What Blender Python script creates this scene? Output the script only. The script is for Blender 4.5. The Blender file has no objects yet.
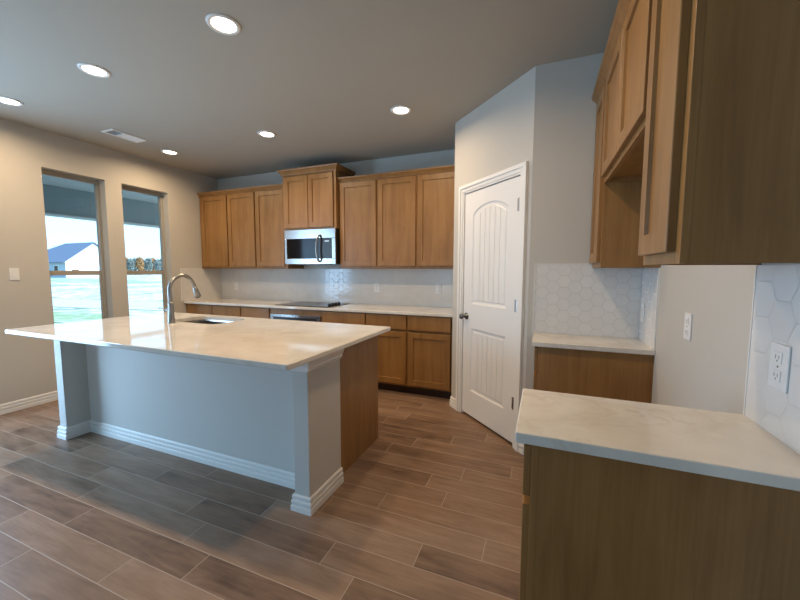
import bpy, bmesh, math, random
from mathutils import Vector, Matrix
random.seed(7)
S = bpy.context.scene
COL = S.collection
PI = math.pi

# ------------------------------------------------------------------ camera, world, sun, large lights, exposure
def camera():
    yaw, pitch, roll = -0.3817, -0.0837, 0.0021
    f = Vector((math.sin(yaw)*math.cos(pitch), math.cos(yaw)*math.cos(pitch), math.sin(pitch)))
    r = Vector((math.cos(yaw), -math.sin(yaw), 0)); u = r.cross(f)
    c, s = math.cos(roll), math.sin(roll)
    r2 = c*r + s*u; u2 = -s*r + c*u
    m = Matrix((r2, u2, -f)).transposed().to_4x4()
    m.translation = Vector((0, 0, 1.3541))
    cam = bpy.data.cameras.new('camera'); o = bpy.data.objects.new('camera', cam); COL.objects.link(o)
    cam.sensor_width = 36; cam.lens = 354.77/800*36; cam.clip_start = .05; cam.clip_end = 500
    o.matrix_world = m
    S.camera = o
camera()

def world():
    w = bpy.data.worlds.new('sky'); S.world = w; w.use_nodes = True
    nt = w.node_tree; nt.nodes.clear()
    out = nt.nodes.new('ShaderNodeOutputWorld'); bg = nt.nodes.new('ShaderNodeBackground')
    tc = nt.nodes.new('ShaderNodeTexCoord'); sx = nt.nodes.new('ShaderNodeSeparateXYZ'); cr = nt.nodes.new('ShaderNodeValToRGB')
    nt.links.new(tc.outputs['Generated'], sx.inputs[0]); nt.links.new(sx.outputs['Z'], cr.inputs[0])
    e = cr.color_ramp.elements
    e[0].position = 0.0; e[0].color = (.50, .78, 1.0, 1)
    e[1].position = .6; e[1].color = (.20, .50, 1.0, 1)
    nt.links.new(cr.outputs[0], bg.inputs[0]); bg.inputs[1].default_value = 2.6
    nt.links.new(bg.outputs[0], out.inputs[0])
world()

def light(name, kind, loc, rot, energy, color, **kw):
    l = bpy.data.lights.new(name, kind); o = bpy.data.objects.new(name, l); COL.objects.link(o)
    o.location = loc; o.rotation_euler = rot; l.energy = energy; l.color = color
    for k, v in kw.items(): setattr(l, k, v)
    return o
DAY = (.40, .67, 1.0)
light('sun', 'SUN', (20, 10, 30), (math.radians(52), 0, math.radians(118)), 8, (.93, .97, 1.0), angle=.009)
# area lamps as daylight: rear opening behind the camera, then the added side opening
light('daylight', 'AREA', (-2.2, -4.45, 1.25), (PI/2, 0, 0), 9, DAY, shape='RECTANGLE', size=3.4, size_y=2.1)
light('daylight', 'AREA', (-4.70, .65, 1.2), (0, -PI/2, 0), 98, DAY, shape='RECTANGLE', size=2.1, size_y=1.1)  # added lamp, sized and placed to brighten the refrigerator-gap wall
for y0, y1 in ((2.035, 2.587), (2.76, 3.32)):
    l = light('window_portal', 'AREA', (-4.84, (y0+y1)/2, 1.335), (0, -PI/2, 0), 1, (1, 1, 1), shape='RECTANGLE', size=2.0, size_y=y1-y0)
    l.data.cycles.is_portal = True
S.view_settings.view_transform = 'Standard'; S.view_settings.look = 'None'
S.view_settings.gamma = 1; S.view_settings.use_curve_mapping = False
S.view_settings.exposure = 0.0
LAMP_W = 11.5
LAMP_COL = (1.0, .73, .46)

# ------------------------------------------------------------------ materials
class NT:
    def __init__(s, name):
        s.m = bpy.data.materials.new(name); s.m.use_nodes = True
        s.t = s.m.node_tree; s.b = s.t.nodes['Principled BSDF']; s.o = s.t.nodes['Material Output']
    def n(s, typ, **kw):
        x = s.t.nodes.new('ShaderNode'+typ)
        for k, v in kw.items(): setattr(x, k, v)
        return x
    def link(s, a, b): s.t.links.new(a, b)
    def put(s, sock, v):
        if hasattr(v, 'is_linked'): s.link(v, sock)
        else: sock.default_value = v
    def math(s, op, a, b=0.0, c=0.0):
        x = s.n('Math', operation=op); s.put(x.inputs[0], a); s.put(x.inputs[1], b); s.put(x.inputs[2], c); return x.outputs[0]
    def ramp(s, fac, stops, interp='LINEAR'):
        x = s.n('ValToRGB'); cr = x.color_ramp; cr.interpolation = interp
        cr.elements[0].position = stops[0][0]; cr.elements[0].color = (*stops[0][1], 1)
        cr.elements[1].position = stops[-1][0]; cr.elements[1].color = (*stops[-1][1], 1)
        for p, c in stops[1:-1]:
            e = cr.elements.new(p); e.color = (*c, 1)
        s.put(x.inputs[0], fac); return x.outputs[0]
    def coord(s, which='Object', scale=(1, 1, 1), rnd=0):
        tc = s.n('TexCoord'); mp = s.n('Mapping'); s.link(tc.outputs[which], mp.inputs[0]); mp.inputs['Scale'].default_value = scale
        if rnd:
            oi = s.n('ObjectInfo'); v = s.n('CombineXYZ'); r = s.math('MULTIPLY', oi.outputs['Random'], rnd)
            for i in range(3): s.link(r, v.inputs[i])
            s.link(v.outputs[0], mp.inputs['Location'])
        return mp.outputs[0]
    def noise(s, vec, scale, detail=4, rough=.5, dist=0.0):
        x = s.n('TexNoise'); s.put(x.inputs['Vector'], vec); x.inputs['Scale'].default_value = scale; x.inputs['Detail'].default_value = detail
        x.inputs['Roughness'].default_value = rough; x.inputs['Distortion'].default_value = dist; return x.outputs['Fac']
    def mix(s, fac, a, b, blend='MIX'):
        x = s.n('Mix', data_type='RGBA', blend_type=blend); s.put(x.inputs[0], fac)
        for i, v in ((6, a), (7, b)): s.put(x.inputs[i], v if hasattr(v, 'is_linked') else (*v, 1))
        return x.outputs[2]
    def bump(s, h, strength=.2, dist=.01):
        x = s.n('Bump'); x.inputs['Strength'].default_value = strength; x.inputs['Distance'].default_value = dist
        s.link(h, x.inputs['Height']); s.link(x.outputs[0], s.b.inputs['Normal'])
    def set(s, col=None, rough=None, metal=None, spec=None):
        if col is not None: s.put(s.b.inputs['Base Color'], col if hasattr(col, 'is_linked') else (*col, 1))
        if rough is not None: s.put(s.b.inputs['Roughness'], rough)
        if metal is not None: s.b.inputs['Metallic'].default_value = metal
        if spec is not None: s.b.inputs['Specular IOR Level'].default_value = spec
        return s.m

def paint(name, col, rough=.6, bump=.06, spec=.3):
    k = NT(name); v = k.coord(); n = k.noise(v, 3, 3)
    c2 = tuple(x*.965 for x in col)
    k.set(k.mix(n, c2, col), rough, spec=spec)
    if bump: k.bump(k.noise(v, 260, 2), bump, .002)
    return k.m
def plain(name, col, rough=.4, metal=0.0, spec=.5):
    k = NT(name); n = k.noise(k.coord(), 40, 2)
    return k.set(k.mix(n, tuple(x*.94 for x in col), col), rough, metal, spec)
def wood(name, dark, mid, lite, rough=.38):
    k = NT(name); v = k.coord(scale=(9, 9, .9), rnd=7.0); v2 = k.coord(scale=(60, 60, 1.6), rnd=3.0); v3 = k.coord(rnd=5.0)
    a = k.noise(v, 1.6, 5, .55, .6); b = k.noise(v2, 2.2, 3, .6); cl = k.noise(v3, 3.2, 3)
    f = k.math('ADD', k.math('MULTIPLY', a, .55), k.math('ADD', k.math('MULTIPLY', b, .22), k.math('MULTIPLY', cl, .25)))
    col = k.ramp(f, [(.34, dark), (.5, mid), (.68, lite)])
    k.set(col, rough, spec=.4); k.bump(b, .05, .002); return k.m

M = {}
M['wall'] = paint('greige_wall_paint', (.55, .52, .465))
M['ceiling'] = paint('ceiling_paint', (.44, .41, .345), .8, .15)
M['island'] = paint('island_wall_paint', (.60, .585, .545))
M['trim'] = paint('white_trim_paint', (.80, .785, .75), .35, 0)
M['door'] = paint('white_door_paint', (.80, .785, .76), .35, 0)
M['wood'] = wood('stained_maple', (.20, .094, .026), (.275, .135, .041), (.345, .178, .058))
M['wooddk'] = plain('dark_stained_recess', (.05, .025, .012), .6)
M['steel'] = plain('brushed_stainless', (.37, .355, .335), .25, 1.0)
M['nickel'] = plain('brushed_nickel', (.36, .35, .335), .33, 1.0)
M['darknickel'] = plain('dark_nickel', (.20, .19, .18), .3, 1.0)
M['blackglass'] = plain('black_glass', (.006, .006, .007), .08, spec=.12)
M['black'] = plain('black_plastic', (.012, .012, .013), .35)
M['plate'] = plain('white_plastic_plate', (.80, .79, .77), .35)
M['slot'] = plain('dark_slot', (.06, .06, .06), .6)
M['winframe'] = plain('tan_window_vinyl', (.37, .345, .295), .45)
M['concrete'] = paint('pale_concrete', (.55, .53, .50), .85, .1)
M['porch'] = paint('porch_siding', (.16, .19, .19), .6, .1)
M['porchlite'] = paint('porch_soffit', (.36, .38, .36), .7, .1)
M['housewall'] = paint('house_wall', (.82, .80, .76), .8, 0)
M['roof'] = paint('roof_shingles', (.17, .20, .26), .9, 0)
M['houseblue'] = paint('house_side_wall', (.40, .46, .52), .8, 0)
M['trunk'] = paint('bark', (.10, .07, .05), .9, 0)
M['treeA'] = paint('autumn_leaves', (.38, .21, .09), .9, 0)
M['treeB'] = paint('grey_green_leaves', (.20, .24, .22), .9, 0)

def quartz():
    k = NT('veined_quartz'); v = k.coord('Object', (1, 1, 1))
    warp = k.noise(v, 2.2, 5, .6)
    vv = k.n('VectorMath', operation='ADD'); k.link(v, vv.inputs[0])
    cx = k.n('CombineXYZ'); k.link(k.math('MULTIPLY', warp, 1.3), cx.inputs[0]); k.link(k.math('MULTIPLY', warp, .7), cx.inputs[1]); k.link(cx.outputs[0], vv.inputs[1])
    r = k.noise(vv.outputs[0], 2.4, 6, .55)
    ridge = k.math('ABSOLUTE', k.math('SUBTRACT', r, .5))
    vein = k.ramp(ridge, [(0.0, (1, 1, 1)), (.012, (.55, .55, .55)), (.05, (0, 0, 0))])
    cloud = k.noise(v, 5, 4)
    base = k.ramp(cloud, [(.3, (.65, .61, .545)), (.7, (.75, .715, .655))])
    mask = k.math('MULTIPLY', vein, k.ramp(k.noise(v, 1.7, 2), [(.4, (.05,)*3), (.65, (.45,)*3)]))
    k.set(k.mix(mask, base, (.46, .38, .29)), .07, spec=.6); return k.m
M['quartz'] = quartz()

def hextile(name, size, plane, col, gr=.78):
    k = NT(name); tc = k.n('TexCoord'); sp = k.n('SeparateXYZ'); k.link(tc.outputs['Object'], sp.inputs[0])
    u = sp.outputs['X' if plane == 'xz' else 'Y']; w = sp.outputs['Z']
    px = k.math('ADD', k.math('DIVIDE', w, size), 100.0); py = k.math('ADD', k.math('DIVIDE', u, size), 100*1.7320508)
    def cell(ox, oy):
        ax = k.math('SUBTRACT', k.math('MODULO', k.math('SUBTRACT', px, ox), 1.0), .5)
        ay = k.math('SUBTRACT', k.math('MODULO', k.math('SUBTRACT', py, oy), 1.7320508), .8660254)
        d = k.math('ADD', k.math('MULTIPLY', ax, ax), k.math('MULTIPLY', ay, ay)); return ax, ay, d
    a = cell(0, 0); b = cell(.5, .8660254); sel = k.math('LESS_THAN', a[2], b[2])
    def pick(i):
        m = k.n('Mix', data_type='FLOAT'); k.link(sel, m.inputs[0]); k.link(b[i], m.inputs[2]); k.link(a[i], m.inputs[3]); return m.outputs[0]
    gx, gy = pick(0), pick(1)
    ex = k.math('ABSOLUTE', gx); ey = k.math('ABSOLUTE', gy)
    hd = k.math('MAXIMUM', ex, k.math('ADD', k.math('MULTIPLY', ex, .5), k.math('MULTIPLY', ey, .8660254)))
    idx = k.n('CombineXYZ'); k.link(k.math('SUBTRACT', px, gx), idx.inputs[0]); k.link(k.math('SUBTRACT', py, gy), idx.inputs[1])
    sn = k.n('VectorMath', operation='SNAP'); k.link(idx.outputs[0], sn.inputs[0]); sn.inputs[1].default_value = (.25, .25, .25)
    wn = k.n('TexWhiteNoise', noise_dimensions='3D'); k.link(sn.outputs[0], wn.inputs['Vector'])
    tone = k.mix(wn.outputs['Value'], tuple(c*.95 for c in col), col)
    cloud = k.noise(k.coord(), 9, 4, .6)
    tone = k.mix(k.math('MULTIPLY', cloud, .22), tone, tuple(c*.74 for c in col))
    g = .0018/size
    grout = k.ramp(hd, [(.5-2.0*g, (0, 0, 0)), (.5-.9*g, (1, 1, 1))])
    k.set(k.mix(grout, tone, tuple(c*gr for c in col)), k.math('ADD', k.math('MULTIPLY', grout, .5), .13), spec=.5)
    k.bump(k.math('SUBTRACT', 1.0, grout), .25, .002); return k.m
M['hexback'] = hextile('white_hexagon_tile', .085, 'xz', (.72, .695, .65), .86)
M['hexnook'] = hextile('white_hexagon_tile_nook', .080, 'xz', (.76, .745, .72))
M['hexside'] = hextile('white_hexagon_tile_side', .102, 'yz', (.76, .745, .72))
M['hexleft'] = hextile('white_hexagon_tile_end', .085, 'yz', (.72, .695, .65), .86)

def floor_mat():
    k = NT('wood_look_plank_tile'); tc = k.n('TexCoord'); sp = k.n('SeparateXYZ'); k.link(tc.outputs['Object'], sp.inputs[0])
    X, Y = sp.outputs['X'], sp.outputs['Y']
    PW, PL = .1490, .898
    ry = k.math('DIVIDE', k.math('ADD', Y, 15*PW-.8365), PW); row = k.math('FLOOR', ry)
    joints = {0: -1.747, 1: -1.429, 2: -1.629, 3: -.915, 4: -2.305, 5: -1.12, 6: -.835, 7: -.499, 8: -.64, 9: -1.35, 10: -1.05, 11: -.896}
    rr = random.Random(3)
    stops = []
    for i in range(32):
        j = joints.get(i-15, rr.uniform(-2, -1)); v = (j/PL) % 1.0
        stops.append((i/32.0, (v, v, v)))
    off = k.ramp(k.math('ADD', k.math('DIVIDE', k.math('MODULO', k.math('ADD', row, 64.0), 32.0), 32.0), .01), stops, 'CONSTANT')
    cxv = k.math('SUBTRACT', k.math('DIVIDE', X, PL), off); colm = k.math('FLOOR', cxv)
    fx = k.math('SUBTRACT', cxv, colm); fy = k.math('SUBTRACT', ry, row)
    dx = k.math('MULTIPLY', k.math('MINIMUM', fx, k.math('SUBTRACT', 1.0, fx)), PL)
    dy = k.math('MULTIPLY', k.math('MINIMUM', fy, k.math('SUBTRACT', 1.0, fy)), PW)
    d = k.math('MINIMUM', dx, dy)
    grout = k.ramp(k.math('MULTIPLY', d, 100.0), [(.13, (1, 1, 1)), (.24, (0, 0, 0))])
    cid = k.n('CombineXYZ'); k.link(row, cid.inputs[0]); k.link(colm, cid.inputs[1])
    wn = k.n('TexWhiteNoise', noise_dimensions='3D'); k.link(cid.outputs[0], wn.inputs['Vector'])
    sh = k.n('VectorMath', operation='SCALE'); k.link(wn.outputs['Color'], sh.inputs[0]); sh.inputs['Scale'].default_value = 13.0
    ad = k.n('VectorMath', operation='ADD'); k.link(tc.outputs['Object'], ad.inputs[0]); k.link(sh.outputs[0], ad.inputs[1])
    mp = k.n('Mapping'); k.link(ad.outputs[0], mp.inputs[0]); mp.inputs['Scale'].default_value = (1.3, 9, 1)
    g1 = k.noise(mp.outputs[0], 1.7, 6, .62, .7)
    mp2 = k.n('Mapping'); k.link(ad.outputs[0], mp2.inputs[0]); mp2.inputs['Scale'].default_value = (4, 60, 1)
    g2 = k.noise(mp2.outputs[0], 1.5, 3, .6)
    mp3 = k.n('Mapping'); k.link(ad.outputs[0], mp3.inputs[0]); mp3.inputs['Scale'].default_value = (2.2, 3.4, 1)
    g3 = k.noise(mp3.outputs[0], 1.5, 4, .6)
    f = k.math('ADD', k.math('MULTIPLY', g1, .50), k.math('ADD', k.math('MULTIPLY', g2, .12), k.math('ADD', k.math('MULTIPLY', g3, .22), k.math('MULTIPLY', wn.outputs['Value'], .20))))
    col = k.ramp(f, [(.32, (.09, .052, .034)), (.45, (.192, .117, .075)), (.56, (.262, .166, .108)), (.70, (.34, .228, .157))])
    k.set(k.mix(grout, col, (.40, .315, .245)), k.math('ADD', k.math('MULTIPLY', g1, .2), .30), spec=.4)
    k.bump(k.math('ADD', k.math('MULTIPLY', k.math('SUBTRACT', 1.0, grout), .8), k.math('MULTIPLY', g2, .25)), .2, .003); return k.m
M['floor'] = floor_mat()

def glass_mat():
    k = NT('window_glass'); k.t.nodes.remove(k.b)
    tr = k.n('BsdfTransparent'); gl = k.n('BsdfGlossy'); gl.inputs['Roughness'].default_value = .0
    tr.inputs[0].default_value = (.93, .96, .95, 1)
    fr = k.n('Fresnel'); fr.inputs['IOR'].default_value = 1.45
    mx = k.n('MixShader'); k.link(fr.outputs[0], mx.inputs[0]); k.link(tr.outputs[0], mx.inputs[1]); k.link(gl.outputs[0], mx.inputs[2])
    k.link(mx.outputs[0], k.o.inputs[0]); return k.m
M['glass'] = glass_mat()
def emit(name, col, st):
    k = NT(name); k.set((0, 0, 0)); k.b.inputs['Emission Color'].default_value = (*col, 1); k.b.inputs['Emission Strength'].default_value = st; return k.m
M['lens'] = emit('lit_lamp_lens', (1.0, .86, .66), 9.0)
M['display'] = emit('clock_display', (.75, .9, 1.0), .8)
def grass_mat(name, a, b, sc):
    k = NT(name); v = k.coord(); n = k.noise(v, sc, 6, .65); n2 = k.noise(v, sc*.12, 3)
    return k.set(k.ramp(k.math('ADD', k.math('MULTIPLY', n, .6), k.math('MULTIPLY', n2, .4)), [(.4, a), (.6, b)]), .95, spec=.1)
M['field'] = grass_mat('pale_dry_field', (.20, .25, .18), (.85, .82, .76), 1.9)
M['lawn'] = grass_mat('green_lawn', (.22, .31, .15), (.52, .56, .40), 3)

# ------------------------------------------------------------------ mesh helpers
def obj(name, bm, mat, parent=None, loc=None, rot=None, smooth=False):
    bmesh.ops.recalc_face_normals(bm, faces=bm.faces)
    me = bpy.data.meshes.new(name); bm.to_mesh(me); bm.free()
    if smooth:
        for p in me.polygons: p.use_smooth = True
    o = bpy.data.objects.new(name, me); COL.objects.link(o)
    for m in (mat if isinstance(mat, (list, tuple)) else [mat]): me.materials.append(M[m] if isinstance(m, str) else m)
    if loc is not None: o.location = loc
    if rot is not None: o.rotation_euler = rot
    if parent is not None: o.parent = parent
    return o
def tag(o, label, cat, group=None, kind=None):
    o['label'] = label; o['category'] = cat
    if group: o['group'] = group
    if kind: o['kind'] = kind
    return o
def thing(name, label, cat, loc=(0, 0, 0), rotz=0.0, group=None, kind=None):
    o = bpy.data.objects.new(name, None); COL.objects.link(o); o.location = loc; o.rotation_euler = (0, 0, rotz); o.empty_display_size = .1
    return tag(o, label, cat, group, kind)
def struct(name, bm, mat, label, cat='wall', **kw):
    return tag(obj(name, bm, mat, **kw), label, cat, kind='structure')
def dup(root, loc, label, group=None):
    r = root.copy(); COL.objects.link(r); r.location = loc; r['label'] = label
    for ch in list(root.children):
        c = ch.copy(); COL.objects.link(c); c.parent = r
        for g in list(ch.children):
            d = g.copy(); COL.objects.link(d); d.parent = c
    return r
def box(bm, a, b, bev=0.0):
    x0, y0, z0 = a; x1, y1, z1 = b
    t = bmesh.new() if bev else bm
    vs = [t.verts.new(p) for p in ((x0,y0,z0),(x1,y0,z0),(x1,y1,z0),(x0,y1,z0),(x0,y0,z1),(x1,y0,z1),(x1,y1,z1),(x0,y1,z1))]
    for f in ((0,3,2,1),(4,5,6,7),(0,1,5,4),(1,2,6,5),(2,3,7,6),(3,0,4,7)): t.faces.new([vs[i] for i in f])
    if bev:
        bmesh.ops.bevel(t, geom=list(t.edges), offset=bev, segments=2, profile=.5, affect='EDGES')
        merge(bm, t)
    return bm
def merge(bm, t, mtx=None):
    if mtx is not None: bmesh.ops.transform(t, matrix=mtx, verts=t.verts)
    mp = {}
    for v in t.verts: mp[v] = bm.verts.new(v.co)
    for f in t.faces:
        try:
            g = bm.faces.new([mp[v] for v in f.verts]); g.smooth = f.smooth; g.material_index = f.material_index
        except ValueError: pass
    t.free()
def B(a, b, bev=0.0): return box(bmesh.new(), a, b, bev)
def BX(*boxes, bev=0.0):
    bm = bmesh.new()
    for a, b in boxes: box(bm, a, b, bev)
    return bm
def lathe(profile, n=24, bm=None, mtx=None):
    t = bmesh.new(); rings = []
    for r, z in profile:
        if r < 1e-6: rings.append([t.verts.new((0, 0, z))])
        else: rings.append([t.verts.new((r*math.cos(2*PI*i/n), r*math.sin(2*PI*i/n), z)) for i in range(n)])
    for a, b in zip(rings, rings[1:]):
        for i in range(n):
            j = (i+1) % n
            if len(a) == 1 and len(b) == 1: continue
            if len(a) == 1: t.faces.new((a[0], b[i], b[j]))
            elif len(b) == 1: t.faces.new((a[i], a[j], b[0]))
            else: t.faces.new((a[i], a[j], b[j], b[i]))
    if mtx is not None: bmesh.ops.transform(t, matrix=mtx, verts=t.verts)
    if bm is None: return t
    merge(bm, t); return bm
def tube(pts, rad, n=14, bm=None):
    t = bmesh.new(); pts = [Vector(p) for p in pts]
    rads = rad if isinstance(rad, (list, tuple)) else [rad]*len(pts)
    up = None; rings = []
    for i, p in enumerate(pts):
        d = (pts[min(i+1, len(pts)-1)]-pts[max(i-1, 0)]).normalized()
        if up is None:
            up = Vector((1, 0, 0)) if abs(d.x) < .9 else Vector((0, 1, 0))
        s = d.cross(up).normalized(); up = s.cross(d).normalized()
        rings.append([t.verts.new(p+rads[i]*(math.cos(2*PI*k/n)*up+math.sin(2*PI*k/n)*s)) for k in range(n)])
    for a, b in zip(rings, rings[1:]):
        for i in range(n): t.faces.new((a[i], a[(i+1) % n], b[(i+1) % n], b[i]))
    t.faces.new(rings[0]); t.faces.new(rings[-1])
    if bm is None: return t
    merge(bm, t); return bm
def smooth_path(pts, n=6):
    P = [Vector(p) for p in pts]; out = []
    for i in range(len(P)-1):
        p0, p1, p2, p3 = P[max(i-1, 0)], P[i], P[i+1], P[min(i+2, len(P)-1)]
        for j in range(n):
            t = j/n
            out.append(.5*((2*p1)+(p2-p0)*t+(2*p0-5*p1+4*p2-p3)*t*t+(3*p1-p0-3*p2+p3)*t**3))
    out.append(P[-1]); return out
def sweep(profile, path, bm=None):
    """profile [(out, z)], path [(x, y)] - out is measured to the side on the right of travel, mitred corners, closed profile with end caps"""
    bm = bm or bmesh.new(); P = [Vector((p[0], p[1])) for p in path]; rings = []
    for i, p in enumerate(P):
        def nrm(a, b):
            d = (b-a).normalized(); return Vector((d.y, -d.x))
        if i == 0: m = nrm(P[0], P[1])
        elif i == len(P)-1: m = nrm(P[-2], P[-1])
        else:
            a, b = nrm(P[i-1], p), nrm(p, P[i+1]); m = (a+b)/(1+a.dot(b))
        rings.append([bm.verts.new((p.x+m.x*o, p.y+m.y*o, z)) for o, z in profile])
    n = len(profile)
    for a, b in zip(rings, rings[1:]):
        for i in range(n): bm.faces.new((a[i], a[(i+1) % n], b[(i+1) % n], b[i]))
    bm.faces.new(rings[0]); bm.faces.new(rings[-1]); return bm
def shaker(w, h, t=.02, st=.060, rec=.011, ch=.003):
    """door lying in the xz plane, front towards -y at y=-t, back at y=0, x 0..w, z 0..h, with a recessed flat panel"""
    bm = bmesh.new()
    def loop(i, y): return [bm.verts.new(p) for p in ((i, y, i), (w-i, y, i), (w-i, y, h-i), (i, y, h-i))]
    b0 = loop(0, 0); o1 = loop(0, -t+.002); o2 = loop(.002, -t); a1 = loop(st, -t); a2 = loop(st+ch, -t+rec)
    for p, q in ((b0, o1), (o1, o2), (o2, a1), (a1, a2)):
        for i in range(4): bm.faces.new((p[i], p[(i+1) % 4], q[(i+1) % 4], q[i]))
    bm.faces.new(a2); bm.faces.new(b0); return bm
BASEP = [(0, 0), (.018, 0), (.018, .030), (.015, .034), (.009, .036), (.009, .040), (.0155, .043), (.0155, .060), (.012, .064), (.006, .066), (.006, .070), (.012, .073), (.011, .089), (.006, .095), (0, .095)]
CROWN = [(0, 0), (.010, 0), (.012, .012), (.022, .024), (.036, .040), (.046, .048), (.050, .058), (.050, .066), (0, .066)]

# ------------------------------------------------------------------ the room
XL, YB, ZC, XR = -4.667, 4.12, 2.735, .595
AX, AY, BXx, BY = -.81, 3.408, -.0905, 2.688
YR, XE = -4.5, 2.6
struct('floor', B((XL-.16, YR-.15, -.12), (XE+.15, YB+.15, 0)), 'floor', 'brown wood-look plank tile floor with pale grout lines', 'floor')
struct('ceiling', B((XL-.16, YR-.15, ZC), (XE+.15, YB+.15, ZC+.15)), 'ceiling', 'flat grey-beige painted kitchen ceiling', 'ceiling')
W1, W2, W3 = (2.035, 2.587), (2.76, 3.32), (.05, 1.25)  # third opening is unseen, added for the side lamp
WZ0, WZ1 = .30, 2.373
xa, xb = XL-.16, XL
wl = BX(((xa, YR, 0), (xb, W3[0], ZC)), ((xa, W3[1], 0), (xb, W1[0], ZC)), ((xa, W1[1], 0), (xb, W2[0], ZC)), ((xa, W2[1], 0), (xb, YB+.15, ZC)),
        ((xa, W1[0], 0), (xb, W1[1], WZ0)), ((xa, W2[0], 0), (xb, W2[1], WZ0)), ((xa, W1[0], WZ1), (xb, W1[1], ZC)), ((xa, W2[0], WZ1), (xb, W2[1], ZC)),
        ((xa, W3[0], 2.3), (xb, W3[1], ZC)))
struct('wall_left', wl, 'wall', 'beige painted wall pierced by two tall windows')
struct('wall_back', B((XL, YB, 0), (XR+.15, YB+.15, ZC)), 'wall', 'beige wall behind the long run of cabinets')
T = Vector((1, -1, 0))/2**.5; NP = Vector((-1, -1, 0))/2**.5        # along the pantry wall, and its outward normal
PM = Matrix(((T.x, -NP.x, 0, AX), (T.y, -NP.y, 0, AY), (0, 0, 1, 0), (0, 0, 0, 1)))   # local x = along wall, local -y = into the room
SB = (BXx-AX)*2**.5
D0, D1, DZ = .182, .912, 2.05
pw = bmesh.new()
for a, b in (((0, 0, 0), (D0, .115, ZC)), ((D1, 0, 0), (SB, .115, ZC)), ((D0, 0, DZ), (D1, .115, ZC))): box(pw, a, b)
bmesh.ops.transform(pw, matrix=PM, verts=pw.verts)
struct('wall_pantry', pw, 'wall', 'angled wall of the corner pantry around the white door')
struct('wall_pantry_side', B((AX, AY+.001, 0), (AX+.115, YB, ZC)), 'wall', 'short return wall at the end of the cabinet run')
struct('wall_nook', B((BXx+.001, BY, 0), (XR+.15, BY+.115, ZC)), 'wall', 'narrow beige wall beyond the refrigerator gap')
struct('wall_right', BX(((XR, .35, 0), (XR+.15, BY-.001, ZC)), ((XR, BY+.116, 0), (XR+.15, YB-.001, ZC))), 'wall', 'pale wall of the empty refrigerator gap')
struct('wall_side', BX(((XR+.15, .35, 0), (XE, .5, ZC)), ((XE, YR, 0), (XE+.15, .5, ZC))), 'wall', 'plain beige wall of the living area')
struct('wall_rear', BX(((XL, YR-.15, 0), (-3.95, YR, ZC)), ((-.45, YR-.15, 0), (XE, YR, ZC)), ((-3.95, YR-.15, 2.3), (-.45, YR, ZC))), 'wall', 'beige wall with a wide patio opening')

# baseboards
tag(obj('baseboard_left', sweep(BASEP, [(XL, YB-.66), (XL, W3[1])][::1][::-1]), 'trim'), 'white stepped baseboard below the tall windows', 'baseboard', kind='structure')
def pm2(s): p = PM @ Vector((s, 0, 0)); return (p.x, p.y)
tag(obj('baseboard_pantry', sweep(BASEP, [(AX, YB-.665), (AX, AY), pm2(.105)]), 'trim'), 'short white baseboard beside the pantry door knob side', 'baseboard', kind='structure')
tag(obj('baseboard_nook', sweep(BASEP, [pm2(.972), (BXx, BY), (-.001, BY)]), 'trim'), 'short white baseboard at the hinge side of the pantry', 'baseboard', kind='structure')
tag(obj('baseboard_right', sweep(BASEP, [(XR, 2.325), (XR, 1.40)]), 'trim'), 'white baseboard inside the empty refrigerator gap', 'baseboard', kind='structure')

# windows
def window(n, y0, y1, label):
    xf = XL-.10; fr = .030
    w = tag(obj('window_%d' % n, BX(((xf-.055, y0, WZ0), (xf, y0+fr, WZ1)), ((xf-.055, y1-fr, WZ0), (xf, y1, WZ1)), ((xf-.055, y0+fr, WZ1-.05), (xf, y1-fr, WZ1)), ((xf-.055, y0+fr, WZ0), (xf, y1-fr, WZ0+.05)), bev=.003), 'winframe'), label, 'window', kind='structure')
    a, b = y0+fr, y1-fr
    obj('meeting_rail', BX(((xf-.045, a, 1.292), (xf-.004, b, 1.342)), bev=.003), 'winframe', w)
    ls = obj('lower_sash', BX(((xf-.03, a, WZ0+.05), (xf-.008, a+.022, 1.298)), ((xf-.03, b-.022, WZ0+.05), (xf-.008, b, 1.298)), ((xf-.03, a+.022, WZ0+.05), (xf-.008, b-.022, WZ0+.09)), bev=.002), 'winframe', w)
    obj('sash_lock', BX(((xf-.03, (a+b)/2-.03, 1.3421), (xf-.012, (a+b)/2+.03, 1.354)), bev=.003), 'winframe', w)
    obj('upper_pane', B((xf-.040, a, 1.338), (xf-.036, b, WZ1-.05)), 'glass', w)
    obj('lower_pane', B((xf-.022, a+.022, WZ0+.09), (xf-.018, b-.022, 1.298)), 'glass', w)
    return w
window(1, *W1, 'tall tan-framed window showing the house with the blue roof')
window(2, *W2, 'tall tan-framed window showing autumn trees, behind the faucet')
# unseen openings, frames only; the side one is added to let light in
tag(obj('window_3', BX(((XL-.11, W3[0], 0), (XL-.05, W3[0]+.06, 2.3)), ((XL-.11, W3[1]-.06, 0), (XL-.05, W3[1], 2.3)), ((XL-.13, .62, 0), (XL-.11, .68, 2.3)), ((XL-.11, W3[0]+.06, 2.24), (XL-.05, W3[1]-.06, 2.3))), 'winframe'), 'added unseen door frame around the side light opening', 'window', kind='structure')
tag(obj('window_4', BX(((-3.95, YR-.11, 0), (-3.89, YR-.05, 2.3)), ((-.51, YR-.11, 0), (-.45, YR-.05, 2.3)), ((-2.23, YR-.11, 0), (-2.17, YR-.05, 2.3)), ((-3.89, YR-.11, 2.24), (-.51, YR-.05, 2.3))), 'winframe'), 'wide patio door frame in the living area', 'window', kind='structure')

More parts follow.
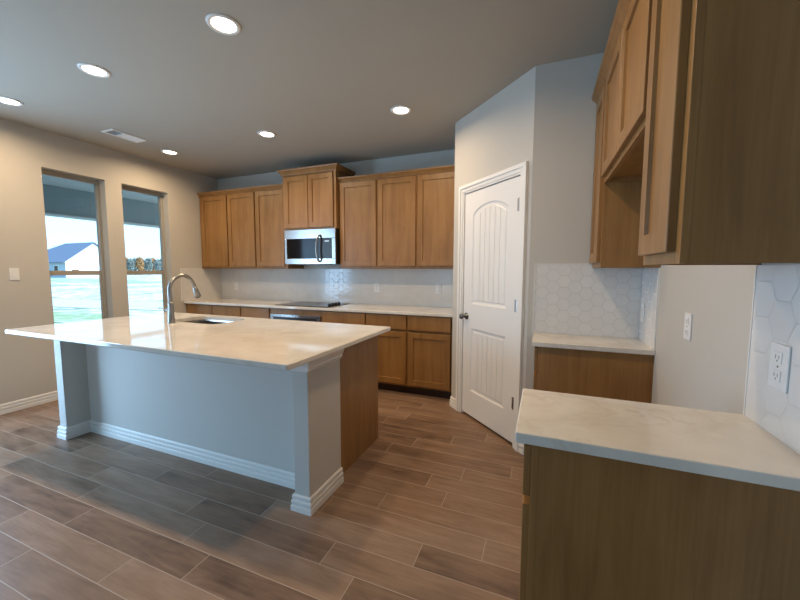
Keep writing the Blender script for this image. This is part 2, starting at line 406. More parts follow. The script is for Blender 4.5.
# pantry door, casing
DW0, DW1, DZ0, DZ1 = .190, .904, .024, 2.040
def arch_panel(bm, x0, x1, z0, z1, rise, yf):
    """recessed plank panel; face plane at y=yf (front towards -y); returns the outline points"""
    c, hw = (x0+x1)/2, (x1-x0)/2; N = 36
    def top(x, d=0): return z1-d+rise*max(0.0, 1-abs((x-c)/hw)**2.3)
    xs = [x0+(x1-x0)*i/N for i in range(N+1)]
    def ring(d, y):
        lo, hi = [], []
        for x in xs:
            xx = c+(x-c)*(hw-d)/hw; lo.append((xx, y, z0+d)); hi.append((xx, y, top(x)-d))
        return lo, hi
    prev = None
    for d, y in ((0, yf), (.006, yf+.006), (.020, yf+.009), (.030, yf+.009), (.036, yf+.005)):
        lo, hi = ring(d, y); L = [bm.verts.new(p) for p in lo]+[bm.verts.new(p) for p in reversed(hi)]
        if prev:
            n = len(L)
            for i in range(n): bm.faces.new((prev[i], prev[(i+1) % n], L[(i+1) % n], L[i]))
        prev = L
    # grooved field
    d = .036; xa_, xb_ = x0+d, x1-d; np_ = 6; st = []
    for i in range(np_+1):
        x = xa_+(xb_-xa_)*i/np_
        if 0 < i < np_: st += [(x-.004, 0), (x-.0015, .005), (x+.0015, .005), (x+.004, 0)]
        else: st.append((x, 0))
        if i < np_:
            w = (xb_-xa_)/np_
            st += [(x+w*q, 0) for q in (.3, .5, .7)]
    pl = None
    for x, g in st:
        ox = c+(x-c)*hw/(hw-d)
        a, b = bm.verts.new((x, yf+.005+g, z0+d)), bm.verts.new((x, yf+.005+g, top(ox)-d))
        if pl: bm.faces.new((pl[0], a, b, pl[1]))
        pl = (a, b)
    return xs, top
def make_door():
    w = DW1-DW0; H = DZ1-DZ0; bm = bmesh.new(); t = .035; yf = -t
    sl, sr = .125, w-.125
    u0, u1, rise = 1.055-DZ0, 1.845-DZ0, .072
    l0, l1 = .255-DZ0, .835-DZ0
    xs, top = arch_panel(bm, sl, sr, u0, u1, rise, yf)
    arch_panel(bm, sl, sr, l0, l1, 0.0, yf)
    def q(*p): bm.faces.new([bm.verts.new((a, yf, b)) for a, b in p])
    q((0, 0), (sl, 0), (sl, H), (0, H)); q((sr, 0), (w, 0), (w, H), (sr, H))
    q((sl, 0), (sr, 0), (sr, l0), (sl, l0)); q((sl, l1), (sr, l1), (sr, u0), (sl, u0))
    for a, b in zip(xs, xs[1:]): q((a, top(a)), (b, top(b)), (b, H), (a, H))
    # edges and back
    def r(*p): bm.faces.new([bm.verts.new(v) for v in p])
    r((0, yf, 0), (0, 0, 0), (0, 0, H), (0, yf, H)); r((w, yf, 0), (w, 0, 0), (w, 0, H), (w, yf, H))
    r((0, yf, 0), (w, yf, 0), (w, 0, 0), (0, 0, 0)); r((0, yf, H), (w, yf, H), (w, 0, H), (0, 0, H)); r((0, 0, 0), (w, 0, 0), (w, 0, H), (0, 0, H))
    bmesh.ops.remove_doubles(bm, verts=bm.verts, dist=.0002)
    d = obj('door_1', bm, 'door')
    d.matrix_world = PM @ Matrix.Translation((DW0, .037, DZ0))
    tag(d, 'white arched plank-panel pantry door, closed', 'door', kind='structure')
    k = lathe([(0, 0), (.032, 0), (.032, .004), (.026, .008), (.012, .012), (.011, .032), (.020, .038), (.0265, .048), (.0265, .058), (.020, .066), (0, .069)], 24, mtx=Matrix.Rotation(PI/2, 4, 'X'))
    obj('door_knob', k, 'darknickel', d, (.048, -t-.0002, .935-DZ0), smooth=True)['label'] = 'dark nickel door knob'
    for z in (.34, 1.09, 1.835):
        h = tube([(0, 0, -.048), (0, 0, .048)], .0085, 12); box(h, (-.022, -.002, -.046), (.004, .001, .046))
        obj('hinge', h, 'nickel', d, (w-.001, -t-.004, z-DZ0))['label'] = 'brushed nickel hinge'
    return d
make_door()
# casing: stepped profile around the opening plus jamb
cas = bmesh.new()
def casing_ring(outer, y0, y1, inner):
    x0, x1, z1 = D0-outer, D1+outer, DZ+outer; a0, a1, b1 = D0-inner, D1+inner, DZ+inner
    box(cas, (x0, y0, 0), (a0, y1, z1)); box(cas, (a1, y0, 0), (x1, y1, z1)); box(cas, (a0, y0, b1), (a1, y1, z1))
casing_ring(.068, -.009, 0, -.004); casing_ring(.068, -.016, -.009, .012); casing_ring(.068, -.024, -.016, .040)
box(cas, (D0, .0, 0), (D0+.004, .115, DZ)); box(cas, (D1-.004, 0, 0), (D1, .115, DZ)); box(cas, (D0, 0, DZ-.004), (D1, .115, DZ))
box(cas, (D0+.004, .040, 0), (D0+.016, .075, DZ-.004)); box(cas, (D1-.016, .040, 0), (D1-.004, .075, DZ-.004)); box(cas, (D0+.016, .040, DZ-.016), (D1-.016, .075, DZ-.004))
bmesh.ops.transform(cas, matrix=PM, verts=cas.verts)
struct('trim_1', cas, 'trim', 'white stepped casing around the pantry door', 'trim')

# tile backsplashes
def splash(name, a, b, mat, label): return tag(obj(name, B(a, b), mat), label, 'backsplash')
splash('tile_backsplash', (XL+.007, YB-.0066, .9142), (AX-.001, YB-.0006, 1.371), 'hexback', 'white hexagon tile backsplash along the cooktop wall')
le = splash('tile_backsplash', (XL, YB-.672, .9142), (XL+.006, YB, 1.371), 'hexleft', 'small hexagon tile end panel beside the tree-view window')
obj('edge_trim', BX(((XL, YB-.676, .9142), (XL+.008, YB-.672, 1.375)), ((XL, YB-.676, 1.371), (XL+.008, YB-.356, 1.375))), 'trim', le)
n = splash('tile_backsplash', (-.050, BY-.006, .9142), (XR-.007, BY, 1.398), 'hexnook', 'hexagon tile panel facing the camera above the small counter')
obj('edge_trim', BX(((-.055, BY-.009, .9142), (-.050, BY, 1.402)), ((-.055, BY-.009, 1.398), (.300, BY, 1.402))), 'trim', n)
n = splash('tile_backsplash', (XR-.006, 2.334, .9142), (XR, BY, 1.371), 'hexside', 'narrow hexagon tile strip at the end of the small counter')
obj('edge_trim', B((XR-.009, 2.329, .9142), (XR, 2.334, 1.371)), 'trim', n)
n = splash('tile_backsplash', (XR-.0066, .95, .9142), (XR-.0006, 1.372, 1.371), 'hexside', 'hexagon tile panel with the big outlet, above the front countertop')
obj('edge_trim', B((XR-.009, 1.3721, .9142), (XR-.0006, 1.377, 1.371)), 'trim', n)

# ------------------------------------------------------------------ cabinets
def upper_cabinet(label, x0, x1, ybk, dep, z0, z1, doors, dz0, dz1, group, rotz=0.0, org=(0, 0, 0), endpanel=False, bottom=True):
    """built with its back at y=ybk and front towards -y (before rotz about org)"""
    t = thing('upper_cabinet', label, 'cabinet', org, rotz, group)
    yf = ybk-dep; th = .018
    c = BX(((x0, yf+.019, z0), (x0+th, ybk, z1)), ((x1-th, yf+.019, z0), (x1, ybk, z1)), ((x0+th, yf+.019, z1-th), (x1-th, ybk, z1)),
           ((x0+th, yf+.019, z0+.022), (x1-th, ybk, z0+.036)), ((x0+th, ybk-.008, z0+.036), (x1-th, ybk, z1-th)))
    obj('carcass', c, 'wood', t)
    st = .035
    ff = [((x0, yf, z0), (x0+st, yf+.019, z1)), ((x1-st, yf, z0), (x1, yf+.019, z1)), ((x0+st, yf, z0), (x1-st, yf+.019, z0+.035)), ((x0+st, yf, z1-.035), (x1-st, yf+.019, z1))]
    obj('face_frame', BX(*ff, bev=.0012), 'wood', t)
    for a, b in doors:
        obj('door', shaker(b-a, dz1-dz0), 'wood', t, (a, yf-.0004, dz0))
    return t
GU = 'wall cabinets over the cooktop counter'
DEP = .33
up = [(-4.666, -4.122, (-4.625, -4.133), 'maple wall cabinet in the window corner of the cooktop wall'),
      (-4.121, -3.622, (-4.110, -3.635), 'maple wall cabinet, middle one between window corner and microwave'),
      (-3.621, -3.104, (-3.608, -3.145), 'maple wall cabinet directly beside the microwave on its window side'),
      (-2.316, -1.807, (-2.300, -1.818), 'maple wall cabinet directly beside the microwave on its pantry side'),
      (-1.806, -1.318, (-1.796, -1.330), 'maple wall cabinet, middle one between microwave and pantry'),
      (-1.317, -.812, (-1.308, -.850), 'maple wall cabinet touching the pantry corner')]
for x0, x1, d, lab in up:
    upper_cabinet(lab, x0, x1, YB, DEP, 1.372, 2.43, [d], 1.402, 2.392, GU)
upper_cabinet('taller two-door maple cabinet mounted above the microwave', -3.102, -2.318, YB, .40, 1.856, 2.56, [(-3.068, -2.714), (-2.706, -2.352)], 1.878, 2.515, GU)
yU = YB-DEP
def crown(path, z, label, sc=1.0):
    pr = [(o*sc, z+h*sc) for o, h in CROWN]
    return tag(obj('crown_moulding', sweep(pr, path), 'wood'), label, 'crown moulding')
crown([(-4.664, yU-.0006), (-3.104, yU-.0006)], 2.400, 'wooden crown moulding over the three cabinets near the windows', .8)
crown([(-2.316, yU-.0006), (-.811, yU-.0006)], 2.400, 'wooden crown moulding over the three cabinets near the pantry', .8)
crown([(-3.102, yU+.02), (-3.102, YB-.40), (-2.318, YB-.40), (-2.318, YB)], 2.535, 'raised wooden crown moulding wrapping the cabinet above the microwave', 1.0)

def base_cabinet(label, x0, x1, ybk, dep, drawers, doors, group, org=(0, 0, 0), rotz=0.0, name='base_cabinet', end=None, hole=None):
    t = thing(name, label, 'cabinet', org, rotz, group)
    yf = ybk-dep; th = .018; z1 = .8835
    obj('carcass', BX(((x0, yf+.019, .1), (x0+th, ybk, z1)), ((x1-th, yf+.019, .1), (x1, ybk, z1)), ((x0+th, yf+.019, .1), (x1-th, ybk, .118)), ((x0+th, ybk-.008, .118), (x1-th, ybk, z1)), ((x0+th, yf+.019, z1-.02), (x1-th, ybk-.008, z1))), 'wood', t)
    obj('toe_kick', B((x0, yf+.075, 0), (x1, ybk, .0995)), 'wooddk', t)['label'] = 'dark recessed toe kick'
    st = .03
    ff = [((x0, yf, .1), (x0+st, yf+.019, z1)), ((x1-st, yf, .1), (x1, yf+.019, z1)), ((x0+st, yf, .1), (x1-st, yf+.019, .13)), ((x0+st, yf, z1-.03), (x1-st, yf+.019, z1)), ((x0+st, yf, .70), (x1-st, yf+.019, .73))]
    obj('face_frame', BX(*ff, bev=.0012), 'wood', t)
    for a, b in drawers: obj('drawer_front', BX(((a, yf-.0204, .722), (b, yf-.0004, .868)), bev=.002), 'wood', t)
    for a, b in doors: obj('door', shaker(b-a, .575), 'wood', t, (a, yf-.0004, .122))
    return t
GB = 'base cabinets under the cooktop counter'
BD = .61
bs = [(-4.666, -4.150, (-4.630, -4.157), 'maple base cabinet in the window corner under the long counter'),
      (-4.149, -3.642, (-4.143, -3.650), 'maple base cabinet, second from the window corner, behind the sink'),
      (-3.641, -3.165, (-3.634, -3.173), 'maple base cabinet beside the built-in oven on its window side'),
      (-2.394, -1.816, (-2.386, -1.824), 'maple base cabinet beside the built-in oven, half hidden by the island'),
      (-1.815, -1.323, (-1.808, -1.333), 'maple base cabinet, middle one between oven and pantry'),
      (-1.322, -.813, (-1.313, -.850), 'maple base cabinet against the pantry corner')]
for x0, x1, d, lab in bs: base_cabinet(lab, x0, x1, YB, BD, [d], [d], GB)
# oven housing: rail, sides, plinth
t = thing('oven_cabinet', 'maple housing cabinet around the built-in oven below the cooktop', 'cabinet')
yf = YB-BD
obj('carcass', BX(((-3.164, yf, .1), (-3.130, YB, .8835)), ((-2.429, yf, .1), (-2.395, YB, .8835)), ((-3.130, yf, .1), (-2.429, YB, .13)), ((-3.130, YB-.01, .13), (-2.429, YB, .8835))), 'wood', t)
obj('top_rail', B((-3.130, yf, .812), (-2.429, yf+.02, .8835)), 'wood', t)
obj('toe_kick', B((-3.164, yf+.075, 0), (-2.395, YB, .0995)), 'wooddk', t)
t = thing('built_in_oven', 'stainless built-in oven with black panel below the cooktop', 'oven', (-2.78, yf, .131))
obj('body', B((-.345, .002, 0), (.345, .56, .675)), 'black', t)
obj('front_frame', BX(((-.372, -.022, .0), (.372, -.0005, .045)), ((-.372, -.022, .645), (.372, -.0005, .680)), ((-.372, -.022, .045), (-.325, -.0005, .645)), ((.325, -.022, .045), (.372, -.0005, .645)), bev=.002), 'steel', t)
obj('control_panel', B((-.325, -.019, .565), (.325, -.0005, .645)), 'black', t)
obj('door', BX(((-.325, -.024, .045), (.325, -.0005, .560)), bev=.003), 'blackglass', t)
obj('handle', tube([(-.29, -.025, .52), (-.29, -.062, .52), (.29, -.062, .52), (.29, -.025, .52)], .010, 12), 'steel', t, smooth=True)

# microwave
def microwave():
    t = thing('microwave', 'stainless over-the-range microwave with black glass door', 'microwave', (-2.6975, YB, 1.428))
    w, h, d = .377, .426, .402
    obj('body', BX(((-w, -d, 0), (w, -.001, h))), 'black', t)
    y0, y1 = -d-.022, -d-.0005
    a, b, c, e = -.342, .328, .068, .315
    obj('front_frame', BX(((-w, y0, 0), (w, y1, c)), ((-w, y0, e), (w, y1, h)), ((-w, y0, c), (a, y1, e)), ((b, y0, c), (w, y1, e)), bev=.002), 'steel', t)
    obj('door_glass', B((a, y0+.003, c), (.135, y1, e)), 'blackglass', t)
    obj('control_panel', B((.137, y0+.003, c), (b, y1, e)), 'black', t)
    obj('display', B((.225, y0+.0025, .270), (.285, y0+.0029, .285)), 'display', t)
    hp = smooth_path([(.155, y0-.004, .030), (.150, y0-.040, .060), (.135, y0-.048, .18), (.150, y0-.042, .31), (.165, y0-.004, .350)], 6)
    obj('handle', tube(hp, .012, 12), 'steel', t, smooth=True)
    obj('vent_grille', BX(*[((-.30+i*.05, -.33, -.004), (-.27+i*.05, -.12, 0)) for i in range(12)]), 'slot', t)
microwave()

# cooktop with knobs
t = thing('cooktop', 'flat black glass electric cooktop on the long counter', 'cooktop', (-2.725, 3.79, .9142))
obj('glass_top', BX(((-.395, -.255, 0), (.395, .255, .007)), bev=.003), 'blackglass', t)
kb = lathe([(0, 0), (.024, 0), (.023, .006), (.020, .008), (.019, .020), (.017, .022), (0, .022)], 20)
box(kb, (-.004, -.019, .0221), (.004, .019, .026))
k0 = obj('knob', kb, 'black', t, (.315, -.105, .0072), smooth=False)
for i in (1, 2, 3):
    k = k0.copy(); COL.objects.link(k); k.location = (.315, -.105+i*.072, .0072)
k_ring = NT('burner_mark').set((.09, .09, .095), .15)
for cx, cy, r in ((-.22, -.10, .09), (-.22, .12, .07), (.09, -.10, .07), (.09, .11, .10)):
    obj('burner_ring', lathe([(r-.004, .0071), (r-.004, .0075), (r, .0075), (r, .0071), (r-.004, .0071)], 40), k_ring, t, (cx, cy, 0))

# countertops
def counter(label, a, b, **kw): return tag(obj('countertop', B(a, b, .004), 'quartz', **kw), label, 'countertop')
counter('long pale quartz countertop along the cooktop wall', (XL+.001, YB-.647, .884), (AX-.001, YB-.0005, .914))

# ------------------------------------------------------------------ cabinets on the refrigerator-gap wall (their fronts face the island)
GR = 'cabinets around the refrigerator gap'
def side(y): return XR   # helper for readers: local x runs along -y of the room
def side_upper(label, ya_, yb_, z0, z1, doors, dz0, dz1):
    # rotz=-90deg: local +x -> room -y, local -y (front) -> room -x ; org at (XR, yb_)
    L = yb_-ya_
    return upper_cabinet(label, 0, L, 0, .31-.02, z0, z1, [(yb_-d1, yb_-d0) for d0, d1 in doors], dz0, dz1, GR, -PI/2, (XR-.0005, yb_, 0))
side_upper('maple wall cabinet over the counter end with the big outlet', 1.049, 1.384, 1.372, 2.43, [(1.084, 1.366)], 1.402, 2.405)
side_upper('short two-door maple cabinet bridging the refrigerator gap', 1.385, 2.329, 1.845, 2.43, [(1.412, 1.850), (1.864, 2.302)], 1.872, 2.405)
side_upper('slim maple wall cabinet above the small counter in the nook', 2.330, 2.687, 1.372, 2.43, [(2.355, 2.672)], 1.402, 2.405)
xU = XR-.29
crown([(xU, 2.687), (xU, 1.048), (XR-.001, 1.048)], 2.405, 'long wooden crown moulding above the refrigerator-gap cabinets', 1.0)
def side_base(label, ya_, yb_, doors):
    L = yb_-ya_
    ds = [(yb_-d1, yb_-d0) for d0, d1 in doors]
    return base_cabinet(label, 0, L, 0, XR+.012, ds, ds, GR, (XR-.0005, yb_, 0), -PI/2)
side_base('large brown base cabinet with plain end panel under the front countertop', 1.006, 1.374, [(1.014, 1.366)])
side_base('maple base cabinet in the nook beyond the refrigerator gap', 2.345, 2.687, [(2.358, 2.660)])
counter('pale quartz countertop in front, below the big outlet on hexagon tile', (-.056, .986, .884), (XR-.0005, 1.381, .914))
counter('small quartz countertop in the nook beyond the refrigerator gap', (-.050, 2.325, .884), (XR-.0005, BY-.0005, .914))

# ------------------------------------------------------------------ island
t = thing('kitchen_island', 'long kitchen island with painted panel, corner posts and wood end', 'island', (-2.3735, 1.9, 0))
ox, oy = -2.3735, 1.9
def I(a, b): return ((a[0]-ox, a[1]-oy, a[2]), (b[0]-ox, b[1]-oy, b[2]))
PXR0, PXR1, PXL0, PXL1, PY0, PY1, PNY = -1.262, -1.160, -3.584, -3.492, 1.552, 1.884, 1.716
obj('back_panel', BX(I((PXL1, PNY, 0), (PXR0, PY1, .8835))), 'island', t)
for a, b in ((PXR0, PXR1), (PXL0, PXL1)): obj('corner_post', BX(I((a, PY0, 0), (b, PY1, .8835)), bev=.003), 'island', t)
bp = [(PXR1-.06, PY1), (PXR1, PY1), (PXR1, PY0), (PXR0, PY0), (PXR0, PNY), (PXL1, PNY), (PXL1, PY0), (PXL0, PY0), (PXL0, PY1)]
def isl(p): return [(x-ox, y-oy) for x, y in p]
obj('baseboard', sweep(BASEP, isl(bp[1:][::-1])), 'trim', t)['label'] = 'white stepped baseboard'
CAP = [(0, .806), (.007, .806), (.009, .814), (.018, .822), (.018, .836), (.022, .842), (.032, .862), (.034, .8835), (0, .8835)]
obj('cap_moulding', sweep(CAP, isl([(PXR0, PNY), (PXR0, PY0), (PXR1, PY0), (PXR1, PY1)])), 'trim', t)['label'] = 'white stepped moulding under the countertop'
obj('cap_moulding', sweep(CAP, isl([(PXL0, PY1), (PXL0, PY0), (PXL1, PY0), (PXL1, PNY)])), 'trim', t)
obj('end_panel', BX(I((-1.213, PY1+.0005, .0), (-1.195, 2.508, .8835))), 'wood', t)['label'] = 'stained maple end panel'
obj('end_panel', BX(I((-3.549, PY1+.0005, .0), (-3.531, 2.508, .8835))), 'wood', t)
obj('carcass', BX(I((-3.530, PY1+.0005, .1), (-1.214, 1.90, .8835)), I((-3.530, 1.90, .1), (-1.214, 2.488, .118)), I((-3.530, 2.43, .0), (-1.214, 2.445, .1))), 'wood', t)
for i in range(4):
    a = -3.525+i*.575
    obj('door', shaker(.565, .575), 'wood', t, (a+.565-ox, 2.4885-oy, .122), (0, 0, PI))
    obj('drawer_front', BX(I((a, 2.4885, .722), (a+.565, 2.5085, .868)), bev=.002), 'wood', t)
# island top with a sink cut-out
def rrect(x0, y0, x1, y1, r, n=6):
    out = []
    for cx, cy, a0 in ((x1-r, y1-r, 0), (x0+r, y1-r, PI/2), (x0+r, y0+r, PI), (x1-r, y0+r, 3*PI/2)):
        out += [(cx+r*math.cos(a0+PI/2*i/n), cy+r*math.sin(a0+PI/2*i/n)) for i in range(n+1)]
    return out
SK = (-3.02, 2.075, -2.44, 2.425)
def slab_hole(x0, y0, x1, y1, z0, z1, hole, bev=.004):
    bm = bmesh.new()
    outer = rrect(x0, y0, x1, y1, .012, 3); ins = rrect(x0+bev, y0+bev, x1-bev, y1-bev, .010, 3)
    layers = [(ins, z1), (outer, z1-bev), (outer, z0+bev), (ins, z0)]
    rings = [[bm.verts.new((x, y, z)) for x, y in L] for L, z in layers]
    for a, b in zip(rings, rings[1:]):
        for i in range(len(a)): bm.faces.new((a[i], a[(i+1) % len(a)], b[(i+1) % len(a)], b[i]))
    ht = [bm.verts.new((x, y, z1)) for x, y in hole]; hb = [bm.verts.new((x, y, z0)) for x, y in hole]
    for i in range(len(ht)): bm.faces.new((ht[i], ht[(i+1) % len(ht)], hb[(i+1) % len(ht)], hb[i]))
    for o, h in ((rings[0], ht), (rings[-1], hb)):
        es = []
        for R in (o, h):
            for i in range(len(R)):
                p, q = R[i], R[(i+1) % len(R)]
                e = bm.edges.get((p, q)) or bm.edges.new((p, q)); es.append(e)
        bmesh.ops.triangle_fill(bm, edges=es, use_beauty=True)
    return bm
tag(obj('countertop', slab_hole(-3.658, 1.309, -1.089, 2.526, .884, .914, rrect(*SK, .07)), 'quartz'), 'large glossy quartz island countertop with sink cut-out', 'countertop')
# sink
t = thing('kitchen_sink', 'stainless undermount sink set into the island top', 'sink', ((SK[0]+SK[2])/2, (SK[1]+SK[3])/2, .70))
hw, hh = (SK[2]-SK[0])/2, (SK[3]-SK[1])/2
bm = bmesh.new(); rings = []
for d, z, r in ((-.014, .1835, .08), (.0, .1835, .075), (.004, .17, .07), (.010, .03, .06), (.03, .005, .05), (.05, .001, .04)):
    rings.append([bm.verts.new((x, y, z)) for x, y in rrect(-hw+d, -hh+d, hw-d, hh-d, r)])
for d, z, r in ((.045, -.004, .04), (.006, .02, .06), (-.002, .17, .07), (-.014, .181, .08)):
    rings.append([bm.verts.new((x, y, z)) for x, y in rrect(-hw+d, -hh+d, hw-d, hh-d, r)])
for i, (a, b) in enumerate(zip(rings, rings[1:])):
    if i == 5: continue
    for j in range(len(a)): bm.faces.new((a[j], a[(j+1) % len(a)], b[(j+1) % len(a)], b[j]))
bm.faces.new(rings[5]); bm.faces.new(rings[6])
for j in range(len(rings[0])): bm.faces.new((rings[-1][j], rings[-1][(j+1) % len(rings[0])], rings[0][(j+1) % len(rings[0])], rings[0][j]))
obj('basin', bm, 'steel', t, smooth=False)
obj('drain', lathe([(0, .0015), (.03, .0015), (.042, .0025), (.044, .0012), (0, .0012)], 24), 'darknickel', t, smooth=True)
# faucet
t = thing('kitchen_faucet', 'tall arched brushed nickel faucet beside the island sink', 'faucet', (-2.844, 2.0, .9142))
obj('body', lathe([(0, 0), (.030, 0), (.030, .006), (.026, .012), (.023, .10), (.0205, .165), (.0195, .175), (0, .175)], 24), 'nickel', t, smooth=True)
sp = smooth_path([(0, 0, .170), (0, -.004, .24), (0, 0, .295), (0, .022, .345), (0, .068, .383), (0, .125, .392), (0, .178, .368), (0, .212, .322), (0, .226, .288)], 6)
obj('spout', tube(sp, .0160, 14), 'nickel', t, smooth=True)
obj('spray_head', tube([(0, .2255, .290), (0, .232, .268), (0, .238, .250), (0, .252, .205), (0, .254, .200)], [.017, .0195, .022, .030, .026], 18), 'nickel', t, smooth=True)
obj('spray_nozzle', tube([(0, .2535, .2015), (0, .256, .195)], .019, 18), 'black', t)
hd = tube([(-.018, 0, .105), (-.052, 0, .105)], .0165, 16); tube([(-.048, 0, .108), (-.075, -.008, .118), (-.115, -.02, .122)], [.0075, .0065, .0055], 10, hd)
obj('lever_handle', hd, 'nickel', t, smooth=True)

# ------------------------------------------------------------------ ceiling fittings
def lamp(loc, label):
    t = thing('recessed_light', label, 'ceiling light', loc, 0, 'recessed downlights')
    obj('trim_ring', lathe([(.066, -.004), (.070, -.008), (.086, -.007), (.092, -.0005), (.066, -.0005), (.066, -.004)], 36), 'trim', t, smooth=True)
    obj('lens', lathe([(0, -.0045), (.040, -.0042), (.066, -.0025), (.066, -.0008), (0, -.0008)], 36), 'lens', t, smooth=True)
    l = light('downlight', 'AREA', (0, 0, -.012), (0, 0, 0), LAMP_W, LAMP_COL, shape='DISK', size=.12); l.data.spread = math.radians(166)
    l.parent = t
    return t
l0 = lamp((-1.718, 1.60, ZC), 'biggest lit downlight, above the corner of the island near the pantry')
for loc, lab in (((-2.938, 1.61, ZC), 'lit downlight over the middle of the island, between two others'),
                 ((-4.124, 1.62, ZC), 'lit downlight cut by the picture edge near the window wall'),
                 ((-1.185, 2.966, ZC), 'lit downlight in front of the cabinets next to the pantry'),
                 ((-2.656, 2.968, ZC), 'lit downlight in front of the microwave cabinet'),
                 ((-4.119, 2.986, ZC), 'lit downlight in the corner beside the ceiling vent'),
                 ((-.50, 1.60, ZC), 'lit downlight over the aisle in front of the pantry door')):
    dup(l0, loc, lab)
t = thing('ceiling_vent', 'white rectangular air vent grille in the ceiling by the windows', 'vent', (-4.06, 2.465, ZC))
obj('frame', BX(((-.09, -.17, -.008), (.09, -.145, -.0005)), ((-.09, .145, -.008), (.09, .17, -.0005)), ((-.09, -.145, -.008), (-.068, .145, -.0005)), ((.068, -.145, -.008), (.09, .145, -.0005)), bev=.001), 'trim', t)
obj('backing', B((-.068, -.145, -.0012), (.068, .145, -.0004)), 'slot', t)
for i in range(22):
    y = -.138+i*.0131
    bm = bmesh.new(); box(bm, (-.066, -.0045, -.0006), (.066, .0045, .0006))
    obj('louvre', bm, 'trim', t, (0, y, -.0055), (math.radians(38 if i < 7 else -14), 0, 0))
for i in (0, 1): obj('divider', B((-.068, -.05+i*.1, -.0085), (.068, -.044+i*.1, -.0012)), 'trim', t)

# ------------------------------------------------------------------ wall plates
def outlet(label, loc, rotz, w=.072, h=.116, kind='outlet', group=None):
    """plate in the xz plane with its face towards -y"""
    t = thing('outlet' if kind == 'outlet' else 'light_switch', label, 'outlet' if kind == 'outlet' else 'light switch', loc, rotz, group)
    obj('cover_plate', BX(((-w/2, -.006, -h/2), (w/2, -.0004, h/2)), bev=.002), 'plate', t)
    if kind == 'outlet':
        for s in (-1, 1):
            r = obj('receptacle', BX(((-.017, -.0085, s*.024-.015), (.017, -.0062, s*.024+.015)), bev=.001), 'plate', t)
            obj('slots', BX(((-.008, -.0089, s*.024-.003), (-.006, -.0086, s*.024+.007)), ((.006, -.0089, s*.024-.003), (.008, -.0086, s*.024+.007)), ((-.002, -.0089, s*.024-.010), (.002, -.0086, s*.024-.006))), 'slot', r)
        obj('screw', lathe([(0, -.0012), (.003, -.0008), (.0033, 0), (0, 0)], 10, mtx=Matrix.Rotation(-PI/2, 4, 'X')), 'nickel', t, (0, -.0062, 0))
    else:
        obj('rocker', BX(((-.016, -.009, -.033), (.016, -.0062, .033)), bev=.0015), 'plate', t)
    return t
W = -PI/2   # face towards room -x
outlet('white outlet on the bare wall of the refrigerator gap', (XR, 1.882, 1.113), W)
outlet('big white outlet on the hexagon tile above the front countertop', (XR-.0066, 1.222, 1.103), W, .078, .120)
outlet('white wall plate on the tile strip at the nook counter', (XR-.006, 2.607, 1.092), W, .070, .118, 'switch')
GO = 'outlets on the cooktop backsplash'
outlet('pale outlet on the cooktop-wall tile near the window corner', (-4.352, YB-.006, 1.105), 0, group=GO)
outlet('pale outlet on the cooktop-wall tile just beyond the cooktop', (-1.973, YB-.006, 1.130), 0, group=GO)
outlet('pale outlet on the cooktop-wall tile near the pantry corner', (-1.151, YB-.006, 1.135), 0, group=GO)
outlet('white light switch on the beige wall before the first window', (XL, 1.772, 1.310), PI/2, .070, .116, 'switch')

# ------------------------------------------------------------------ outside
GZ = -.15
tag(obj('ground', B((-260, -120, GZ-.2), (XL-.161, 220, GZ)), 'field'), 'pale dry grass field outside the windows', 'ground', kind='structure')
def strip(name, pts, z, mat, label, cat):
    bm = bmesh.new(); vt = [bm.verts.new((x, y, z)) for x, y in pts]; vb = [bm.verts.new((x, y, z-.03)) for x, y in pts]
    bm.faces.new(vt); bm.faces.new(vb)
    for i in range(len(pts)): bm.faces.new((vt[i], vt[(i+1) % len(pts)], vb[(i+1) % len(pts)], vb[i]))
    return tag(obj(name, bm, mat), label, cat, kind='structure')
strip('street', [(-60, 3.0), (-17.0, 8.1), (-8, 9.5), (-8, 12.1), (-21.5, 10.3), (-60, 6.5)], GZ+.025, 'concrete', 'pale concrete street crossing the field outside', 'street')
strip('lawn', [(-30, 3.2), (-12.5, 5.6), (-8, 6.3), (-8, 8.3), (-14.7, 7.15), (-30, 5.4)], GZ+.02, 'lawn', 'green lawn strip between the patio and the street', 'lawn')
strip('verge', [(-160, 20), (-50, 24.5), (-38, 27), (-20, 34), (-24, 40), (-42, 30.5), (-60, 33), (-160, 50)], GZ+.015, 'lawn', 'green grass verge in front of the distant house', 'lawn')
strip('patio', [(-7.9, -5), (XL-.161, -5), (XL-.161, 9), (-7.9, 9)], GZ+.06, 'concrete', 'concrete patio slab under the porch roof', 'patio')
t = thing('porch_roof', 'shaded porch roof seen through the top of the windows', 'porch roof', (-6.3, 2.5, 2.29), kind='structure')
obj('soffit', B((-1.6, -7.5, .47), (1.472, 7.0, .52)), 'porchlite', t)
obj('beam', B((-1.6, -7.5, .005), (-1.4, 7.0, .469)), 'porch', t)
obj('beam_trim', B((-1.63, -7.5, -.02), (-1.37, 7.0, .0045)), 'porchlite', t)
for y in (-7.3, -2.4, 6.5):
    obj('post', BX(((-1.58, y-.08, -2.38), (-1.42, y+.08, -.0205)), bev=.01), 'porchlite', t)
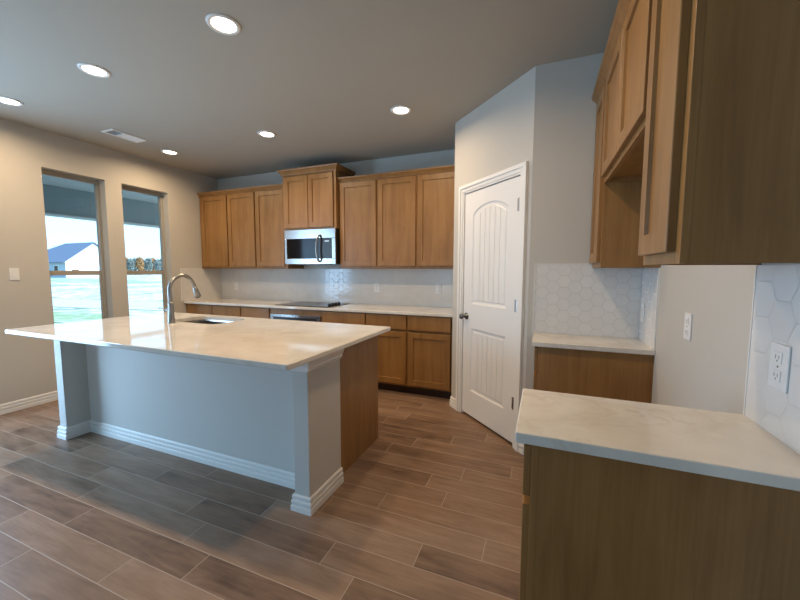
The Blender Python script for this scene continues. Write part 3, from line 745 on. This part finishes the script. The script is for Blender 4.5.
# house across the field: white gable end, blue-grey roof
t = thing('house', 'distant white gabled house with a blue-grey roof', 'house', (-86, 42.3, GZ))
gx0, gx1, gh, hr, he = 4.9, -4.4, 4.6, 6.65, 2.95
bm = bmesh.new(); f = [(gx0, -gh, 0), (gx0, gh, 0), (gx0, gh, he), (gx0, 0, hr-.1), (gx0, -gh, he)]; k = [(gx1-4, y, z) for _, y, z in f]
vf = [bm.verts.new(p) for p in f]; vk = [bm.verts.new(p) for p in k]; bm.faces.new(vf); bm.faces.new(vk)
for i in range(5): bm.faces.new((vf[i], vf[(i+1) % 5], vk[(i+1) % 5], vk[i]))
obj('walls', bm, 'housewall', t)
bm = bmesh.new()
E0 = -gh-.4; E1 = gh+.4
def rp(pts):
    a = [bm.verts.new(p) for p in pts]; b = [bm.verts.new((p[0], p[1], p[2]+.16)) for p in pts]; n_ = len(pts)
    bm.faces.new(a); bm.faces.new(b)
    for i in range(n_): bm.faces.new((a[i], a[(i+1) % n_], b[(i+1) % n_], b[i]))
ez = he-.25
rp([(gx0+.3, E0, ez), (gx0+.3, 0, hr), (gx1, 0, hr), (gx1-9.0, E0, ez)]); rp([(gx0+.3, E1, ez), (gx0+.3, 0, hr), (gx1, 0, hr), (gx1-9.0, E1, ez)]); rp([(gx1, 0, hr), (gx1-9.0, E0, ez), (gx1-9.0, E1, ez)])
obj('roof', bm, 'roof', t)['label'] = 'blue-grey shingle roof'
obj('side_wall', BX(((gx1-8.4, -gh-.02, 0), (gx0-.1, -gh+.05, ez))), 'houseblue', t)
for x in (-10.5, -7.5, -4.5, -1.5, 2.0):
    w = obj('window', BX(((x-.7, -gh-.08, .9), (x+.7, -gh-.021, 2.3))), 'trim', t); obj('pane', B((x-.6, -gh-.10, 1.0), (x+.6, -gh-.081, 2.2)), 'blackglass', w)
# row of autumn trees
def tree(seed, mat, h):
    rr = random.Random(seed); t = thing('tree', '', 'tree', group='autumn trees beyond the field')
    bm = tube([(0, 0, 0), (.05, 0, h*.3), (0, .1, h*.75)], [.16, .12, .04], 8)
    for i in range(5):
        a = rr.uniform(0, 6.28); tube([(0, 0, h*.32), (math.cos(a)*h*.13, math.sin(a)*h*.13, h*.62)], [.07, .02], 6, bm)
    obj('trunk', bm, 'trunk', t)
    bm = bmesh.new()
    for i in range(420):
        while True:
            p = Vector((rr.uniform(-1, 1), rr.uniform(-1, 1), rr.uniform(-1, 1)))
            if .35 < p.length < 1: break
        c = Vector((p.x*h*.19, p.y*h*.19, h*.60+p.z*h*.40)); q = .24*rr.uniform(.6, 1.3)
        n1 = Vector((rr.uniform(-1, 1), rr.uniform(-1, 1), rr.uniform(-1, 1))).normalized(); n2 = n1.orthogonal().normalized()
        n3 = n1.cross(n2)
        vs = [bm.verts.new(c+q*v) for v in (n2, n3, -n2, -n3, n1*.5, -n1*.5)]
        for a, b in ((0, 1), (1, 2), (2, 3), (3, 0)):
            bm.faces.new((vs[a], vs[b], vs[4])); bm.faces.new((vs[b], vs[a], vs[5]))
    obj('crown', bm, mat, t)
    return t
protos = [tree(1, 'treeB', 5.0), tree(2, 'treeA', 5.3), tree(3, 'treeB', 4.7)]
spots = [((-108, -113)[i % 2], (63.6+i*1.28)*(108, 113)[i % 2]/110) for i in range(10)]
TL = 'bare-edged autumn tree in the distant row seen beside the faucet'
for i, (x, y) in enumerate(spots):
    lab = 'grey-green tree in the distant row beyond the field' if i % 3 != 1 else 'rusty orange tree in the distant row beyond the field'
    if i < 3: o = protos[i]; o['label'] = lab; o.location = (x, y, GZ)
    else: o = dup(protos[i % 3], (x, y, GZ), lab)
    o.rotation_euler.z = i*1.1
    o['group'] = 'grey-green trees of the distant row' if i % 3 != 1 else 'orange trees of the distant row'
    o.scale = (1.0, 1.0, 1.0)
